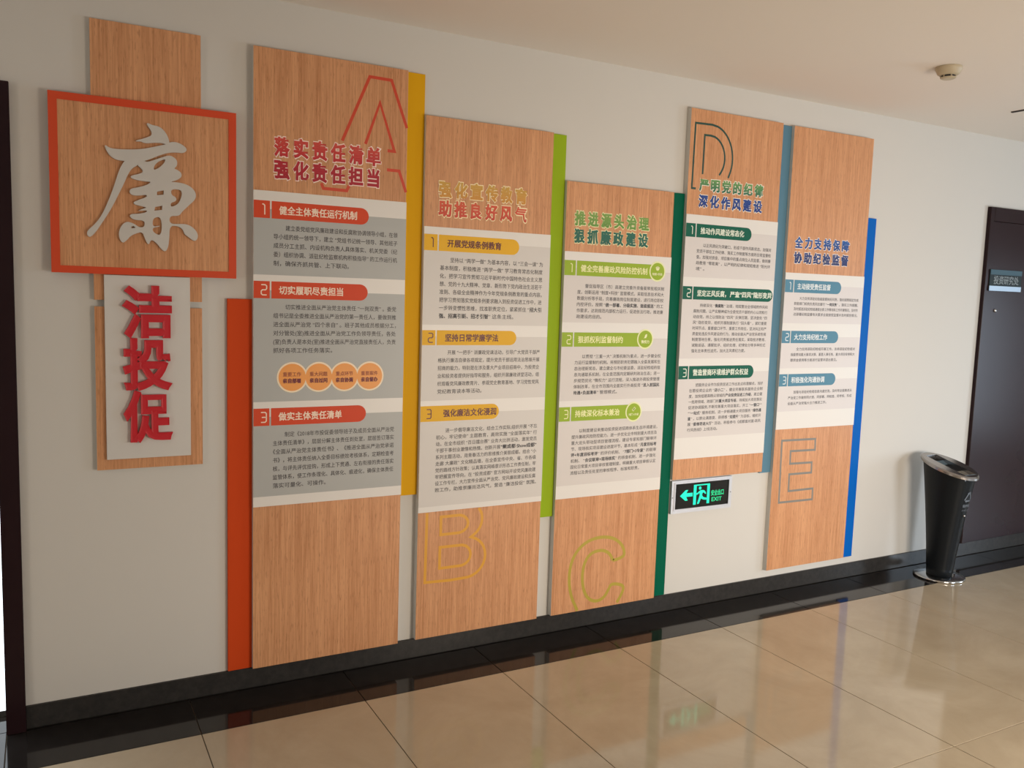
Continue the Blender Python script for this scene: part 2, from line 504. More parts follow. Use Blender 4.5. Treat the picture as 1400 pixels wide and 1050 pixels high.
BOARDS = [
 dict(x=1.962, top=2.440, bot=0.0875, card=(1.9265, 0.731), accent=rgb(214, 74, 40), white=True, field=(0.43, 0.435, 0.42, 1),
  look='tall pale wood board with a red outlined letter A and red heading bars',
  title=('落实责任清单', '强化责任担当'), tz=(2.090, 2.008), tx=(2.036, 2.453), tsize=0.072,
  tg=[(0, rgb(168, 4, 36)), (.42, rgb(178, 12, 40)), (.6, rgb(192, 36, 42)), (1, rgb(208, 72, 58))], halo=rgb(255, 230, 218),
  sections=[
   dict(n='1', bar=(1.890, 1.826), end=2.406, field=(1.860, 1.617), head='健全主体责任运行机制', hx=(2.056, 2.358), row0=1.793, pitch=0.0331, size=0.0212,
    rows=['　　建立委党组党风廉政建设和反腐败协调领导小组，在领', '导小组的统一领导下，建立“党组书记统一领导、其他班子', '成员分工主抓、内设机构负责人具体落实、机关党委（纪', '委）组织协调、派驻纪检监察机构积极指导”的工作运行机', '*制，确保齐抓共管、上下联动。']),
   dict(n='2', bar=(1.593, 1.529), end=2.406, field=(1.559, 1.137), head='切实履职尽责担当', hx=(2.056, 2.306), row0=1.4975, pitch=0.0330, size=0.0212,
    rows=['　　切实推进全面从严治党主体责任“一岗双责”。委党', '组书记是全委推进全面从严治党的第一责任人，要做到推', '进全面从严治党“四个亲自”。班子其他成员根据分工，', '对分管处(室)推进全面从严治党工作负领导责任，各处', '(室)负责人是本处(室)推进全面从严治党直接责任人，负责', '*抓好各项工作任务落实。']),
   dict(n='3', bar=(1.112, 1.045), end=2.406, field=(1.079, 0.770), head='做实主体责任清单', hx=(2.056, 2.306), row0=1.0085, pitch=0.0332, size=0.0212,
    rows=['　　制定《2018年市投促委领导班子及成员全面从严治党', '主体责任清单》，层层分解主体责任到处室，层层签订落实', '《全面从严治党主体责任书》、《推进全面从严治党承诺', '书》，将主体责任纳入全委目标绩效考核体系，定期检查考', '核，与评先评优挂钩，形成上下贯通、左右衔接的责任落实', '监管体系，使工作条理化、具体化、痕迹化，确保主体责任', '*落实可量化、可操作。'])]),
 dict(x=2.642, top=2.279, bot=0.0895, card=(1.8385, 0.6435), accent=rgb(232, 178, 40), white=False, numc=rgb(92, 16, 22), field=(0.655, 0.615, 0.575, 1),
  look='pale wood board with yellow heading bars and a yellow outlined letter B below',
  title=('强化宣传教育', '助推良好风气'), tz=(1.992, 1.914), tx=(2.703, 3.119), tsize=0.068,
  tg=[(0, rgb(200, 60, 35)), (.46, rgb(214, 84, 46)), (.54, rgb(206, 140, 48)), (1, rgb(204, 160, 66))], halo=rgb(255, 236, 190),
  sections=[
   dict(n='1', bar=(1.808, 1.742), end=3.086, field=(1.783, 1.438), head='开展党规条例教育', hx=(2.746, 2.998), row0=1.706, pitch=0.0330, size=0.0215,
    rows=['　　坚持以“两学一做”为基本内容，以“三会一课”为', '基本制度，积极推进“两学一做”学习教育常态化制度', '化，把学习宣传贯彻习近平新时代中国特色社会主义思', '想、党的十九大精神、党章、新形势下党内政治生活若干', '准则、各级全会精神作为今年党规条例教育的重点内容。', '把学习贯彻落实党规条例要求融入到投资促进工作中，进', '一步转变惯性思维，找准职责定位，紧紧抓住“#招大引#', '*#强、招高引新、招才引智#”这条主线。']),
   dict(n='2', bar=(1.415, 1.353), end=3.086, field=(1.389, 1.120), head='坚持日常学廉学法', hx=(2.746, 2.998), row0=1.322, pitch=0.0329, size=0.0205,
    rows=['　　开展“一把手”讲廉政党课活动，引导广大党员干部严', '格执行廉洁自律各项规定，提升党员干部运用法治思维开展', '招商的能力，特别是在涉及重大产业项目招商中，为投资企', '业和投资者提供好指导和服务，组织开展廉政讲堂活动，组', '织观看党风廉政教育片、参观党史教育基地、学习党性党风', '*党纪教育读本等活动。']),
   dict(n='3', bar=(1.098, 1.032), end=3.011, field=(1.064, 0.667), head='强化廉洁文化浸润', hx=(2.746, 2.998), row0=0.991, pitch=0.0283, size=0.0200, nodiv=True,
    rows=['　　进一步倡导廉洁文化，结合工作实际,组织开展“不忘', '初心，牢记使命”主题教育，高效实施“全面落实年”行', '动，在全市组织“百日擂台赛”业务大比拼活动，激发党员', '干部干事创业激情和热情。创新开展#“聚成都·Show成都”#', '系列主题活动，用青春活力的思维推介美丽成都。结合“小', '走廊 大廉政”文化精品墙，在全委宣传中央、省、市各级', '党的路线方针政策；认真落实网络意识形态工作责任制，牢', '牢把握宣传导向，在“投资成都”官方网站开设党风廉政建', '设工作专栏，大力宣传全面从严治党、党风廉政建设和反腐', '*败工作，助推崇廉尚洁风气，营造“廉洁投促”氛围。'])]),
 dict(x=3.319, top=2.080, bot=0.0905, card=(1.773, 0.643), accent=rgb(152, 178, 46), white=True, numc=rgb(236, 236, 170), field=(0.67, 0.62, 0.585, 1),
  look='pale wood board with lime heading bars, round badges and a faint outlined letter C',
  title=('推进源头治理', '狠抓廉政建设'), tz=(1.920, 1.843), tx=(3.365, 3.779), tsize=0.066,
  tg=[(0, rgb(10, 92, 74)), (.44, rgb(12, 98, 76)), (.56, rgb(100, 146, 56)), (1, rgb(126, 160, 74))], halo=rgb(244, 236, 185),
  sections=[
   dict(n='1', bar=(1.734, 1.667), end=3.808, field=(1.700, 1.456), head='健全完善廉政风险防控机制', hx=(3.406, 3.780), row0=1.6215, pitch=0.0277, size=0.0195, badge=(3.839, 1.703, 'flower', '制度+科技'),
    rows=['　　督促指导区（市）县建立完善外资备案审批相关制', '度，创新运用“制度+科技”监管模式，采取信息技术和大', '数据分析等手段，完善廉政岗位制度建设，进行岗位职权', '内控评价。按照“#统一部署、分级实施、逐级报送#”的工', '作要求，达到规范内部权力运行，促进依法行政，推进廉', '*政建设的目的。']),
   dict(n='2', bar=(1.411, 1.346), end=3.755, field=(1.385, 1.098), head='狠抓权利监督制约', hx=(3.406, 3.656), row0=1.301, pitch=0.0278, size=0.0190, badge=(3.786, 1.382, 'leaf', '微权力'),
    rows=['　　以贯彻“三重一大”决策机制为重点，进一步健全权', '力运行监督制约机制。将预防职务犯罪融入全委发展和生', '态治理新常态，建立健全与市纪委监委、派驻纪检组的信', '息沟通联系机制，在全委范围内定期研判政治生态；进一', '步规范优化“微权力”运行流程，深入推进外商投资管理', '体制改革，在全市范围内全面实行外商投资“#准入前国民#', '*#待遇+负面清单#”管理模式。']),
   dict(n='3', bar=(1.070, 1.004), end=3.707, field=(1.035, 0.704), head='持续深化标本兼治', hx=(3.406, 3.656), row0=0.957, pitch=0.0280, size=0.0190, badge=(3.738, 1.035, 'link', '7部门+3专家'),
    rows=['　　以制度建设来推动投资促进招商体系生态环境建设，', '提升廉政风险防控能力。进一步优化全市特别重大项目及', '重大龙头带动型项目管理流程，建设专家和部门联审环', '节、现场核实项目建设进度环节，基本形成“#月度目标考#', '#评+年度目标考评#”的评价机制、“#7部门+3专家#”的联审', '机制、“#会议联审+现场核实#”的核查机制，进一步强化', '固化日常重大项目审核管理制度，明确重大项目审核认定', '*流程以及责任处室的审核程序、标准和职责。'])]),
 dict(x=3.998, top=2.482, bot=0.682, card=(1.985, 0.785), accent=rgb(0, 92, 70), white=True, numc=rgb(225, 232, 215), field=(0.68, 0.63, 0.60, 1),
  look='shorter pale wood board high on the wall with a dark green outlined letter D',
  title=('严明党的纪律', '深化作风建设'), tz=(2.130, 2.052), tx=(4.068, 4.485), tsize=0.062,
  tg=[(0, rgb(8, 48, 128)), (.44, rgb(12, 60, 140)), (.56, rgb(14, 96, 74)), (1, rgb(112, 160, 84))], halo=rgb(250, 240, 225),
  sections=[
   dict(n='1', bar=(1.943, 1.878), end=4.422, field=(1.917, 1.685), head='推动作风建设常态化', hx=(4.089, 4.372), row0=1.8405, pitch=0.0284, size=0.0190,
    rows=['　　以正风肃纪为突破口，形成干部作风新常态，加强对', '党员干部在工作纪律、落实工作制度等方面的日常监督检', '查。加强对资金、项目集中的重点岗位人员监督，做到廉', '政教育“零距离”，以严明的纪律和规矩推进“阳光环', '*境”。']),
   dict(n='2', bar=(1.640, 1.577), end=4.592, field=None, head='坚定正风反腐，严查“四风”隐形变异', hx=(4.089, 4.586), row0=1.549, pitch=0.0280, size=0.0185,
    rows=['　　持续深化“#微腐败#”治理，彻底整治全领域的作风和', '腐败问题，让严实精神成为全委党员干部的内心认同和行', '动自觉。持之以恒防治“四风”反弹回潮，坚决查处“四', '风”隐形变异，组织开展制度执行“回头看”，紧盯重要', '时间节点、重要窗口环节、重要工作岗位，坚决纠正和严', '肃查处违反作风建设的行为，推动全面从严治党系统性规', '制度落地生根，强化问责推进责任落实，采取批评教育、', '诫勉谈话、通报批评、组织处理、纪律处分等多种形式', '*强化主体责任追究，加大正风肃纪力度。']),
   dict(n='3', bar=(1.250, 1.185), end=4.492, field=(1.218, 0.892), head='营造营商环境维护群众权益', hx=(4.089, 4.455), row0=1.1545, pitch=0.0281, size=0.0185,
    rows=['　　把服务企业作为投资促进工作出发点和落脚点，当好', '在蓉投资企业的“#店小二#”，健全完善联系服务企业制', '度，加快组建高精尖领域的#产业投资促进工作组#，建立健', '一批跨领域、跨部门的#重大项目专班#，持续加大项目落实', '促进协调服务,不断完善重大项目落实，开工“#一窗口#”', '“#一站式#”服务机制，进一步畅通重大项目服务“#绿色通#', '#道#”，以群众满意度、获得感“#双提升#”为目标，组织开', '展“#委领导进大厅#”活动，积极参与《成都面对面·政风', '*行风热线》上线活动。'])]),
 dict(x=4.677, top=2.479, bot=0.132, card=(1.733, 0.903), accent=rgb(86, 136, 160), white=True, numc=rgb(225, 232, 235), field=(0.70, 0.65, 0.63, 1),
  look='tall pale wood board with slate blue heading bars and a grey-blue outlined letter E below',
  title=('全力支持保障', '协助纪检监督'), tz=(1.890, 1.812), tx=(4.730, 5.143), tsize=0.060,
  tg=[(0, rgb(22, 30, 90)), (.5, rgb(16, 44, 116)), (1, rgb(12, 86, 164))], halo=rgb(248, 236, 230),
  sections=[
   dict(n='1', bar=(1.697, 1.631), end=5.098, field=(1.672, 1.469), head='主动接受责任监督', hx=(4.766, 5.016), row0=1.601, pitch=0.0280, size=0.0178,
    rows=['　　大力支持派驻纪检组监督执纪问责，强化按照规定完成', '职能部门机构负责同志履行“#一岗双责#”，落实工作提醒、', '及时报送派驻纪检组通报全委工作情况和工作开展情况，及时传', '*达部署纪检监督有关要求全面接受监督并及时报告情况。']),
   dict(n='2', bar=(1.429, 1.364), end=5.102, field=(1.397, 1.230), head='大力支持纪检工作', hx=(4.766, 5.016), row0=1.332, pitch=0.0295, size=0.0178,
    rows=['　　全力支持派驻纪检组开展工作，支持派驻纪检组对', '我委贯彻重大事项决策、重要人事任免、重大项目安排和大', '*额资金使用等方面进行监督并提出意见。']),
   dict(n='3', bar=(1.199, 1.134), end=5.103, field=(1.168, 0.999), head='积极强化沟通协调', hx=(4.766, 5.016), row0=1.101, pitch=0.0305, size=0.0178,
    rows=['　　加强与派驻纪检组信息沟通交流，及时将全面推进从', '严治党工作做到同计划、同部署、同检查、同考核，形成', '*全面从严治党强大合力推进工作。'])]),
]

def halo_text(parent, rows, y, size, halo, m_face, name):
    """each character set on its own pitch, thick face over a pale outline"""
    out, face = [], []
    for st, xa, z, xb in rows:
        p = (xb - xa) / (len(st) - 0.16)
        for i, c in enumerate(st):
            l, r = xa + i * p, xa + i * p + p * 0.84
            vs = glyphs(c, 0)[0]
            w0 = min(v.x for v in vs); w1 = max(v.x for v in vs)
            mid = (l + r) / 2; hw = (r - l) / 2 * min(1.0, (w1 - w0) / 0.90)
            out.append((c, mid - hw - 0.0025, z, y - E1, size, 0.092, mid + hw + 0.0034))
            face.append((c, mid - hw, z, y - 3 * E1, size, 0.022 if c == '气' else 0.043, mid + hw))
    text('title_outline', out, halo, parent)
    text('title_text', face, m_face, parent)

def body_items(rows, x0, x1, z, pitch, y, size):
    """'*' = last line at natural pitch, '#...#' = heavy words, leading ideographic spaces = indent"""
    reg, heavy = [], []
    for k, r in enumerate(rows):
        full = not r.startswith('*'); r = r.lstrip('*')
        ind = 0
        while r.startswith('　'): ind += 1; r = r[1:]
        def wd(c):
            return 0.55 if ord(c) < 0x2000 else (0.85 if c in '“”' else 0.5 if c == '·' else 1.0)
        segs = r.split('#')
        units = sum(wd(c) for c in r if c != '#')
        xs = x0 + ind * size * 1.06
        cw = (x1 - xs) / units if full else (x1 - x0) / 23.5 if size > 0.0199 else (x1 - x0) / 25.0
        cx = xs
        for i, s in enumerate(segs):
            if not s: continue
            wdt = sum(wd(c) for c in s) * cw
            (heavy if i % 2 else reg).append((s.replace('“', ' “').replace('”', '” ') if len(s) > 1 else s, cx, z - k * pitch, y, size, 0.028 if i % 2 else 0.007, cx + wdt - cw * 0.1))
            cx += wdt
    return reg, heavy

def badge_icon(kind, cx, cz, s=0.011):
    q = []
    if kind == 'flower':
        q.append(circle(cx, cz - s * .2, s * .85, 16, s * .6))
        for a in (-60, -25, 0, 25, 60):
            t = math.radians(a); q.append(circle(cx + math.sin(t) * s * .9, cz + math.cos(t) * s * .75, s * .32, 10))
    elif kind == 'leaf':
        q.append([(cx - s * .9, cz - s), (cx - s * .4, cz - s * .2), (cx - s * .2, cz + s * .6), (cx + s * .5, cz + s), (cx + s * .9, cz + s * .9), (cx + s * .8, cz - s * .1), (cx + s * .3, cz - s * .8), (cx - s * .4, cz - s * .7)])
    else:
        for dx, dz in ((-.3, -.25), (.3, .25)):
            c = [(cx + (dx - .55) * s, cz + dz * s), (cx + dx * s, cz + (dz + .6) * s), (cx + (dx + .6) * s, cz + dz * s), (cx + dx * s, cz + (dz - .6) * s)]
            q += [[(p.x, p.y) for p in quad] for quad in ribbon(c, s * .22, True)]
    return q

for bi, B in enumerate(BOARDS):
    x0 = B['x']; x1 = x0 + 0.600
    letter = 'ABCDE'[bi]
    t = thing('display_board', (x0 + 0.3, 0, B['bot']), B['look'], 'display board', 'display boards in a row along the wall')
    wood_board(x0, B['bot'], x1, B['top'], YB, 'backing_board', t)
    zt, zb = B['card']
    card = box('text_card', (x0, YC, zb), (x1 + 0.001, YB + 0.0002, zt), CARD, t)
    acc = mat('accent_%s' % letter, B['accent'], 0.5, spec=0.25)
    fld = mat('field_%s' % letter, B['field'], 0.45)
    hc = mat('heading_ink_%s' % letter, B.get('numc', rgb(248, 222, 200)), 0.45)
    tm = grad_mat('title_%s' % letter, B['tz'][1] - 0.036 - B['bot'], B['tz'][0] + 0.036 - B['bot'], B['tg'])
    hm = mat('halo_%s' % letter, B['halo'], 0.5)
    B['t'] = t
    halo_text(t, [(B['title'][0], B['tx'][0], B['tz'][0], B['tx'][1]), (B['title'][1], B['tx'][0], B['tz'][1], B['tx'][1])], YB, B['tsize'] * 0.99, hm, tm, letter)
    for S in B['sections']:
        if S['field']:
            box('shaded_field', (x0 + 0.0005, YC - E1, S['field'][1]), (x1 + 0.0005, YC + E1, S['field'][0]), fld, card)
        elif S['n'] == '2':
            box('shaded_field', (x0 + 0.0005, YC - E1, 1.287), (x1 + 0.0005, YC + E1, 1.610), fld, card)
        b1, b0 = S['bar']; yb = YC - 2 * E1
        bm = bmesh.new()
        if S.get('nodiv'):
            add_plate(bm, [stadium(x0 + 0.001, b0, S['end'], b1)], yb, YC)
        else:
            add_plate(bm, [rect(x0 + 0.001, b0, x0 + 0.0600, b1)], yb, YC)
            add_plate(bm, [stadium(x0 + 0.0665, b0, S['end'], b1) if 'badge' not in S else rect(x0 + 0.0665, b0, S['end'], b1)], yb, YC)
        link('heading_bar', bm_mesh(bm, 'heading_bar'), acc, card)
        hz = (b0 + b1) / 2
        hs = 0.0335 if len(S['head']) < 13 else 0.032
        if '，' in S['head']:
            ha, hb = S['head'].split('，')
            text('heading_text', [(ha + '，', S['hx'][0], hz - 0.0005, yb - E1, hs, 0.026, 4.276)], hc, card)
            text('heading_text', [(hb, 4.301, hz - 0.0005, yb - E1, hs, 0.026, S['hx'][1])], hc, card)
        else:
            text('heading_text', [(S['head'], S['hx'][0], hz - 0.0005, yb - E1, hs, 0.026, S['hx'][1])], hc, card)
        quads = []
        for st in number_strokes(S['n'], x0 + 0.0285, hz - 0.0195): quads += ribbon(st, 0.0042)
        quads_mesh('section_number', quads, yb - E1, hc, card)
        reg, heavy = body_items(S['rows'], x0 + 0.0735, x0 + 0.567, S['row0'], S['pitch'], YC - 1.6 * E1, S['size'])
        text('body_text', reg, INK, card)['kind'] = 'stuff'      # letters too small to pick apart
        for hv in heavy: text('bold_text', [hv], mat('black_ink', (0.02, 0.018, 0.022, 1), 0.5), card)
        if 'badge' in S:
            cx, cz, kind, cap = S['badge']
            ring = mat('badge_ring', rgb(232, 234, 176), 0.45)
            plate('badge_ring', [circle(cx, cz, 0.0475)], YC - 3 * E1, YC, ring, card)
            plate('badge', [circle(cx, cz, 0.0405)], YC - 4 * E1, YC, acc, card)
            bm = bmesh.new()
            for q in badge_icon(kind, cx, cz + 0.013): add_plate(bm, [q], YC - 5 * E1, None)
            link('badge_icon', bm_mesh(bm, 'badge_icon'), ring, card)
            wcap = 0.030 if kind != 'leaf' else 0.024
            text('badge_text', [(cap, cx - wcap, cz - 0.013, YC - 5 * E1, 0.0125 if kind != 'leaf' else 0.0165, 0.03, cx + wcap)], ring, card)

# four orange discs on the first card
cardA = [c for c in BOARDS[0]['t'].children if c.name.startswith('text_card')][0]
ringm = mat('disc_ring', rgb(245, 225, 195), 0.45); dm = mat('orange_disc', rgb(240, 158, 72), 0.45)
dt1 = mat('disc_ink', rgb(160, 80, 50), 0.5); dt2 = mat('disc_heavy_ink', rgb(110, 25, 45), 0.5)
for i, (a, b) in enumerate((('重要工作', '亲自部署'), ('重大问题', '亲自过问'), ('重点环节', '亲自协调'), ('重要案件', '亲自督办'))):
    cx = 2.1085 + i * 0.1035; cz = 1.229; r = 0.0525
    plate('disc_ring', [circle(cx, cz, r + 0.0065, 40)], YC - 2.0 * E1 - i * 0.00006, YC, ringm, cardA)
for i, (a, b) in enumerate((('重要工作', '亲自部署'), ('重大问题', '亲自过问'), ('重点环节', '亲自协调'), ('重要案件', '亲自督办'))):
    cx = 2.1085 + i * 0.1035; cz = 1.229; r = 0.0525
    plate('orange_disc', [circle(cx, cz, r, 40)], YC - 3.2 * E1 - i * 0.00006, YC, dm, cardA)
    text('disc_text', [(a, cx - 0.036, cz + 0.0115, YC - 5.0 * E1, 0.0185, 0.015, cx + 0.034)], dt1, cardA)
    text('disc_bold_text', [(b, cx - 0.036, cz - 0.0135, YC - 5.0 * E1, 0.0190, 0.04, cx + 0.034)], dt2, cardA)

# outlined capital letters printed on the wood
def arc(cx, cz, rx, rz, a0, a1, n=10):
    return [(cx + rx * math.cos(math.radians(a0 + (a1 - a0) * i / n)), cz + rz * math.sin(math.radians(a0 + (a1 - a0) * i / n))) for i in range(n + 1)]
YL = YB - 0.0003
def letter(bi, strokes, col, w):
    for pts, closed in strokes:
        quads_mesh('letter_outline', ribbon(pts, w, closed), YL, mat('outline_%s' % 'ABCDE'[bi], col, 0.45), BOARDS[bi]['t'])
letter(0, [([(2.296, 2.139), (2.403, 2.393), (2.492, 2.392), (2.5595, 2.217)], False),
           ([(2.389, 2.137), (2.446, 2.300), (2.509, 2.121), (2.480, 2.121)], False),
           ([(2.479, 2.047), (2.530, 2.047), (2.5605, 1.966)], False),
           ([(2.216, 1.972), (2.224, 1.953), (2.316, 1.952), (2.325, 1.972)], False)], rgb(205, 66, 36), 0.0118)
letter(1, [([(2.684, 0.640), (2.680, 0.337)] + [(2.800, 0.332), (2.872, 0.334)] + arc(2.872, 0.425, 0.094, 0.091, -82, 60, 12) + [(2.894, 0.514)] + arc(2.868, 0.592, 0.078, 0.080, -60, 20, 8) + [(2.928, 0.640)], False),
           ([(2.749, 0.617), (2.832, 0.617)] + arc(2.832, 0.578, 0.046, 0.039, 80, -80, 8) + [(2.832, 0.539), (2.749, 0.539)], True),
           ([(2.747, 0.484), (2.846, 0.483)] + arc(2.846, 0.437, 0.048, 0.046, 80, -80, 8) + [(2.846, 0.391), (2.747, 0.391)], True)], rgb(222, 160, 48), 0.0125)
letter(2, [(chaikin([(3.465, 0.094), (3.418, 0.187), (3.410, 0.296), (3.438, 0.375), (3.500, 0.425), (3.577, 0.440), (3.655, 0.428), (3.712, 0.386), (3.729, 0.335), (3.705, 0.321), (3.660, 0.314)], False, 2), False),
           (chaikin([(3.660, 0.314), (3.636, 0.355), (3.588, 0.376), (3.525, 0.365), (3.492, 0.319), (3.484, 0.246), (3.500, 0.175), (3.534, 0.135), (3.577, 0.122), (3.618, 0.137), (3.643, 0.176), (3.654, 0.198), (3.695, 0.193), (3.731, 0.178), (3.724, 0.144), (3.693, 0.100)], False, 2), False)], rgb(176, 156, 56), 0.0155)
letter(3, [([(4.048, 2.109), (4.023, 2.109), (4.027, 2.415), (4.130, 2.418)] + arc(4.130, 2.262, 0.140, 0.156, 75, -27, 14) + [(4.248, 2.176)], False),
           ([(4.085, 2.180), (4.087, 2.365), (4.126, 2.366)] + arc(4.126, 2.262, 0.094, 0.104, 75, -38, 12) + [(4.190, 2.184)], False)], rgb(28, 72, 62), 0.0098)
letter(4, [([(4.731, 0.841), (4.983, 0.838), (4.986, 0.777), (4.800, 0.780), (4.802, 0.711), (4.968, 0.708), (4.969, 0.651), (4.801, 0.653), (4.804, 0.560), (4.989, 0.560), (4.990, 0.499), (4.737, 0.502)], True)], rgb(128, 126, 118), 0.0115)

# coloured strips between the boards
def strip(x0, z0, x1, z1, col, name, label):
    bm = bmesh.new(); add_box(bm, (x0, -0.013, z0), (x1, -0.0005, z1), 0.0006)
    o = link('colour_strip', bm_mesh(bm, 'colour_strip'), mat(name, col, 0.5, spec=0.08), None, ((x0 + x1) / 2, 0, z0))
    return tag(o, label, 'strip', 'coloured strips beside the display boards')
strip(1.872, 0.0875, 1.9615, 1.524, rgb(206, 74, 30), 'strip_red', 'red-orange strip standing left of the letter A board, lower half only')
strip(2.5625, 0.721, 2.6415, 2.439, rgb(222, 166, 22), 'strip_yellow', 'yellow strip between the letter A board and the letter B board')
strip(3.2425, 0.561, 3.3185, 2.278, rgb(150, 178, 34), 'strip_lime', 'lime green strip between the letter B board and the letter C board')
strip(3.9195, 0.0905, 3.9975, 2.081, rgb(0, 92, 68), 'strip_green', 'dark green strip right of the letter C board, reaching the skirting')
strip(4.5985, 0.671, 4.6765, 2.478, rgb(92, 130, 150), 'strip_steel', 'steel blue strip between the letter D board and the letter E board')
strip(5.2775, 0.126, 5.366, 2.057, rgb(0, 96, 186), 'strip_blue', 'bright blue strip right of the letter E board')

# ================================================================= LEFT GROUP
o = wood_board(1.428, 1.509, 1.782, 2.446, -0.018, 'wood_board', None, loc=(1.605, 0, 1.509))
tag(o, 'upper pale wood board showing above and just below the red-framed square', 'board', 'plain wood boards behind the left group')
o = wood_board(1.428, 0.910, 1.782, 1.486, -0.018, 'wood_board', None, loc=(1.605, 0, 0.910))
tag(o, 'lower pale wood board behind the white plaque with red characters', 'board', 'plain wood boards behind the left group')

t = thing('framed_board', (1.60, -0.018, 1.598), 'square wood board in a red-orange frame with one large pale brush character', 'board')
RED = mat('red_frame', rgb(214, 76, 40), 0.5, spec=0.3)
bm = bmesh.new(); add_box(bm, (1.320, -0.033, 1.618), (1.880, -0.0185, 2.171), 0, 1)
for f in bm.faces:
    if all(abs(v.co.y + 0.033) < 1e-5 for v in f.verts): f.material_index = 0
link('panel', bm_mesh(bm, 'panel'), [WOOD, FOAM], t)
bm = bmesh.new()
add_plate(bm, [rect(1.300, 1.598, 1.900, 2.191), rect(1.3265, 1.622, 1.8735, 2.1665)[::-1]], -0.0355, -0.0185)
link('frame', bm_mesh(bm, 'frame'), RED, t)

# the brush character: contours traced as lines in board metres, cut from 9 mm sheet
SC = [
 [[(455,90),(470,94),(490,105),(530,112),(560,130),(585,160),(600,190),(610,228),(600,245),(570,230),(520,224),(460,229),(430,226),(415,216),(375,216),(385,208),(420,200),(460,187),(482,178),(490,160),(475,130),(455,103)]],
 [[(168,238),(200,262),(260,270),(350,272),(430,268),(520,250),(580,238),(610,222),(650,220),(690,235),(722,260),(727,280),(705,297),(660,292),(600,293),(540,312),(480,336),(430,352),(400,362),(320,352),(250,344),(215,325),(190,300),(168,258)]],
 [[(325,335),(420,345),(388,382),(352,400),(325,440),(300,500),(270,560),(230,640),(190,710),(150,770),(110,830),(70,872),(48,862),(44,835),(60,815),(100,780),(140,730),(170,670),(200,600),(230,520),(255,440),(275,390),(300,350)]],
 [[(400,340),(388,380),(410,395),(432,425),(400,440),(345,450),(342,465),(380,480),(440,490),(485,492),(460,512),(400,530),(345,538),(333,560),(350,584),(400,588),(452,580),(455,597),(400,615),(360,632),(370,648),(420,660),(456,668),(420,680),(388,693),(440,688),(456,690),(450,702),(400,712),(342,712),(336,732),(370,754),(440,757),(438,802),(400,805),(370,780),(320,763),(285,783),(262,830),(265,880),(290,914),(320,890),(340,865),(380,845),(425,835),(440,880),(466,930),(482,885),(520,910),(550,950),(580,974),(600,940),(607,880),(610,795),(660,793),(700,815),(710,850),(740,872),(780,902),(802,882),(802,845),(770,805),(730,783),(680,781),(610,781),(608,725),(675,727),(692,700),(740,655),(787,613),(790,570),(760,530),(710,505),(650,495),(612,493),(660,482),(692,460),(690,432),(660,410),(638,403),(660,385),(662,350),(640,325),(605,311),(560,325),(500,345),(460,358),(435,350)],
  [(500,412),(503,385),(530,355),(582,335),(577,358),(550,388),(520,407)],
  [(524,560),(570,551),(568,581),(522,584)],
  [(510,665),(560,656),(558,685),(505,690)],
  [(620,542),(680,545),(695,565),(690,600),(670,645),(617,668),(616,636),(655,625),(655,600),(620,582)],
  [(495,738),(556,731),(556,864),(500,842),(489,808),(542,799),(542,792),(492,802)],
  [(345,800),(362,795),(377,806),(352,811)]]]
def brush_pt(p):
    # sheet coordinates (5 units per picture step) -> wall metres, by the board's own perspective grid
    px, py = 110 + p[0] / 5, 150 + p[1] / 5
    d = fw + rt * ((px - 700) / F_PX) - up * ((py - 525) / F_PX)
    k = (-0.042 - CAM.y) / d.y
    return (CAM.x + d.x * k, CAM.z + d.z * k)
bm = bmesh.new()
for pk, poly in enumerate(SC):
    loops = [[brush_pt(q) for q in (chaikin(lp, True, 2) if i == 0 or len(lp) > 5 else lp)] for i, lp in enumerate(poly)]
    add_plate(bm, loops, -0.042 - 0.0004 * pk, -0.0335)
link('brush_character', bm_mesh(bm, 'brush_character'), mat('pale_acrylic', (0.60, 0.57, 0.53, 1), 0.4), t, label='pale grey raised brush character')

t = thing('plaque', (1.599, -0.018, 0.948), 'tall white plaque with three raised red characters below the red-framed square', 'plaque')
box('plate', (1.459, -0.030, 0.948), (1.739, -0.0185, 1.596), mat('white_acrylic', (0.66, 0.635, 0.60, 1), 0.4), t, 0.0008)
crim = mat('crimson_acrylic', rgb(196, 22, 38), 0.4)
for ch, zc in (('洁', 1.4665), ('投', 1.2815), ('促', 1.0965)):
    text('raised_character', [(ch, 1.513, zc, -0.043, 0.186, 0.038, 1.676)], crim, t, depth=0.0125)

# ================================================================= EXIT SIGN
t = thing('exit_sign', (4.203, 0, 0.506), 'black exit sign lit green in a silver frame below the letter D board', 'sign')
fm = mat('silver_aluminium', (0.66, 0.65, 0.66, 1), 0.38, metal=0.7)
bm = bmesh.new()
add_plate(bm, [rect(4.005, 0.506, 4.401, 0.673), rect(4.0285, 0.5275, 4.3795, 0.6565)[::-1]], -0.022, -0.0005)
